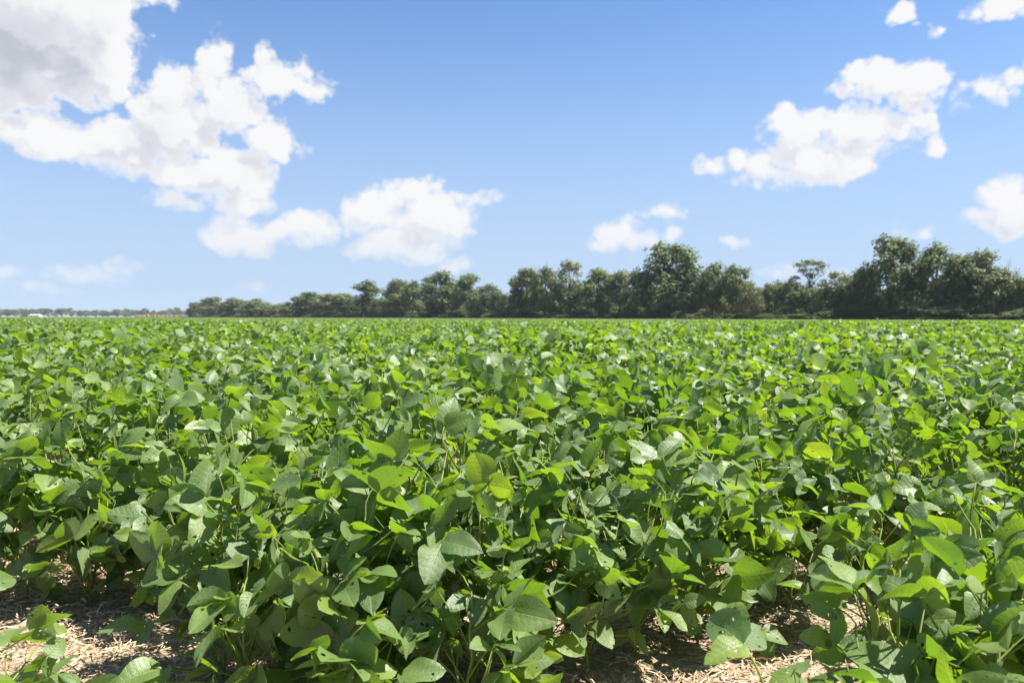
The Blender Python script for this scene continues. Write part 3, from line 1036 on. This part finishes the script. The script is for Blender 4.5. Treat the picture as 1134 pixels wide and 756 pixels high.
place_tree(T, 'low', 1166, 290, 50, 'tree past the bare-twigged tree at the end of the wood', 'tree', 0)

# flat-topped sparse tree and bare tree
dep = edge_depth(896) + 4
c, t_ = flat_top_proto(5)
o = put('flat_topped_tree', None, loc=(world_at(896, dep), dep, 0))
H = (HZ - 288) / FPX * dep + CAMH
o.scale = (H * 0.78, H * 0.78, H)
put('crown', c, o); put('trunk', t_, o)
tag(o, 'sparse flat-topped tree with level sprays on thin bare limbs', 'tree')
dep = edge_depth(1120) + 5
bv, bf = bare_proto(8)
o = put('bare_tree', None, loc=(world_at(1119, dep), dep, 0))
H = (HZ - 284) / FPX * dep + CAMH
o.scale = (H * .9, H * .9, H)
put('trunk', mesh_from('trunk', bv, bf, M_DEAD), o)
tag(o, 'leafless tree with thin grey twigs above the last trees', 'tree')

# second rank inside the wood and the brush at its foot
for bk, h0, h1, w_, st in ((20, 0.42, 0.68, 15, 13.5), (9, 0.22, 0.38, 10, 9.5), (46, 0.5, 0.75, 18, 16.0), (30, 0.4, 0.55, 14, 9.0)):
    px = 225.0
    while px < 1160:
        dep = edge_depth(px)
        hh = tr_.uniform(h0, h1) * 17
        top = HZ - (hh - 1) / (dep + bk) * FPX
        place_tree(T, 'low', px, top, w_ / dep * FPX, 'shorter tree filling the shade behind the front rank of the wood', 'tree', 0, back=bk, group='inner trees of the wood')
        px += st / dep * FPX
px = 214.0
while px < 1150:
    dep = edge_depth(px) - 6
    hh = tr_.uniform(2.0, 4.6)
    place_tree('shrub', 'low', px, HZ - (hh - 1) / dep * FPX, tr_.uniform(6.5, 10) / dep * FPX, 'low shrub in the brush along the foot of the wood', 'shrub', tr_.choice((0, 0, 0, 1)), back=-6 + tr_.uniform(-2, 2), group='shrubs at the foot of the wood')
    px += tr_.uniform(4.2, 6.8) / dep * FPX

# distant tree belt across the far end of the plain
px = -30.0
while px < 232:
    dep = 1330 + tr_.uniform(-60, 60)
    hh = tr_.uniform(10.5, 17)
    place_tree('distant_tree', tr_.choice(('wide', 'low', 'round')), px, HZ - (hh - 1) / dep * FPX, tr_.uniform(13, 23) / dep * FPX,
               'small tree in the hazy belt beyond the pale shed', 'tree', tr_.choice((0, 0, 1)), depth=dep, group='trees of the hazy far belt')
    px += tr_.uniform(5.0, 11.0)

# pale shed far off
def box(x0, x1, y0, y1, z0, z1):
    v = [(x0, y0, z0), (x1, y0, z0), (x1, y1, z0), (x0, y1, z0), (x0, y0, z1), (x1, y0, z1), (x1, y1, z1), (x0, y1, z1)]
    return [Vector(p) for p in v], [(0, 3, 2, 1), (4, 5, 6, 7), (0, 1, 5, 4), (1, 2, 6, 5), (2, 3, 7, 6), (3, 0, 4, 7)]
dep = 1240.0
shed = put('farm_shed', None, loc=(world_at(38, dep), dep, 0))
tag(shed, 'small pale farm shed in front of the hazy far tree belt', 'shed')
v, f = box(-8, 8, 0, 9, 0, 3.0)
o_ = len(v)
v += [Vector((-8, 4.5, 4.6)), Vector((8, 4.5, 4.6))]
f += [(4, 7, 8), (5, 9, 6)]
put('wall', mesh_from('wall', v, f, M_SHEDWALL, smooth=False), shed)
v = [Vector(p) for p in ((-8.4, -0.4, 3.02), (8.4, -0.4, 3.02), (8.4, 4.5, 4.82), (-8.4, 4.5, 4.82), (8.4, 9.4, 3.02), (-8.4, 9.4, 3.02))]
v += [p - Vector((0, 0, 0.16)) for p in v]
f = [(0, 1, 2, 3), (3, 2, 4, 5), (6, 9, 8, 7), (9, 11, 10, 8), (0, 6, 7, 1), (5, 4, 10, 11), (1, 7, 8, 2), (2, 8, 10, 4), (0, 3, 9, 6), (3, 5, 11, 9)]
put('roof', mesh_from('roof', v, f, M_SHEDROOF, smooth=False), shed)
for dx in (-4.5, 3.0):
    v, f = box(dx - 1.7, dx + 1.7, -0.08, -0.01, 0.05, 2.7)
    put('door', mesh_from('door', v, f, M_SHEDDOOR, smooth=False), shed)

# strip of tall dry crop beyond the field
n = 9000
dep0, dep1 = 690.0, 740.0
yy = rng.uniform(dep0, dep1, n)
xx = (rng.uniform(150, 232, n) - CX) / FPX * yy
hh = rng.uniform(2.4, 3.2, n)
w = rng.uniform(0.25, 0.5, n); an = rng.uniform(0, 3.14, n)
sx, sy = np.cos(an) * w, np.sin(an) * w
lx, ly = rng.normal(0, .2, n), rng.normal(0, .2, n)
v = np.stack([np.stack([xx - sx, yy - sy, 0 * yy], 1), np.stack([xx + sx, yy + sy, 0 * yy], 1), np.stack([xx + sx * .6 + lx, yy + sy * .6 + ly, hh * .9], 1), np.stack([xx - sx * .4 + lx, yy - sy * .4 + ly, hh], 1)], 1).reshape(-1, 3)
tag(put('dry_crop', mesh_from('dry_crop', v, np.arange(n * 4).reshape(-1, 4), M_CORN, tint=np.repeat(rng.uniform(0, 1, n), 4), smooth=False)),
    'strip of tall dry tan crop beyond the green field', kind='stuff')

# ------------------------------------------------------------------ air
def haze(density):
    mt = bpy.data.materials.new('haze'); mt.use_nodes = True
    t = NT(mt.node_tree); t.n.clear()
    out = t.new('ShaderNodeOutputMaterial')
    pv = t.new('ShaderNodeVolumePrincipled')
    pv.inputs['Color'].default_value = (0.80, 0.88, 1.0, 1)
    pv.inputs['Density'].default_value = density
    pv.inputs['Anisotropy'].default_value = 0.0
    t.l.new(pv.outputs[0], out.inputs['Volume'])
    v, f = box(-1300, 1300, -60, 1600, -1.0, 34.0)
    tag(put('haze', mesh_from('haze', v, f, mt, smooth=False)), 'thin pale haze in the air over the whole field', kind='stuff')
haze(0.00010)
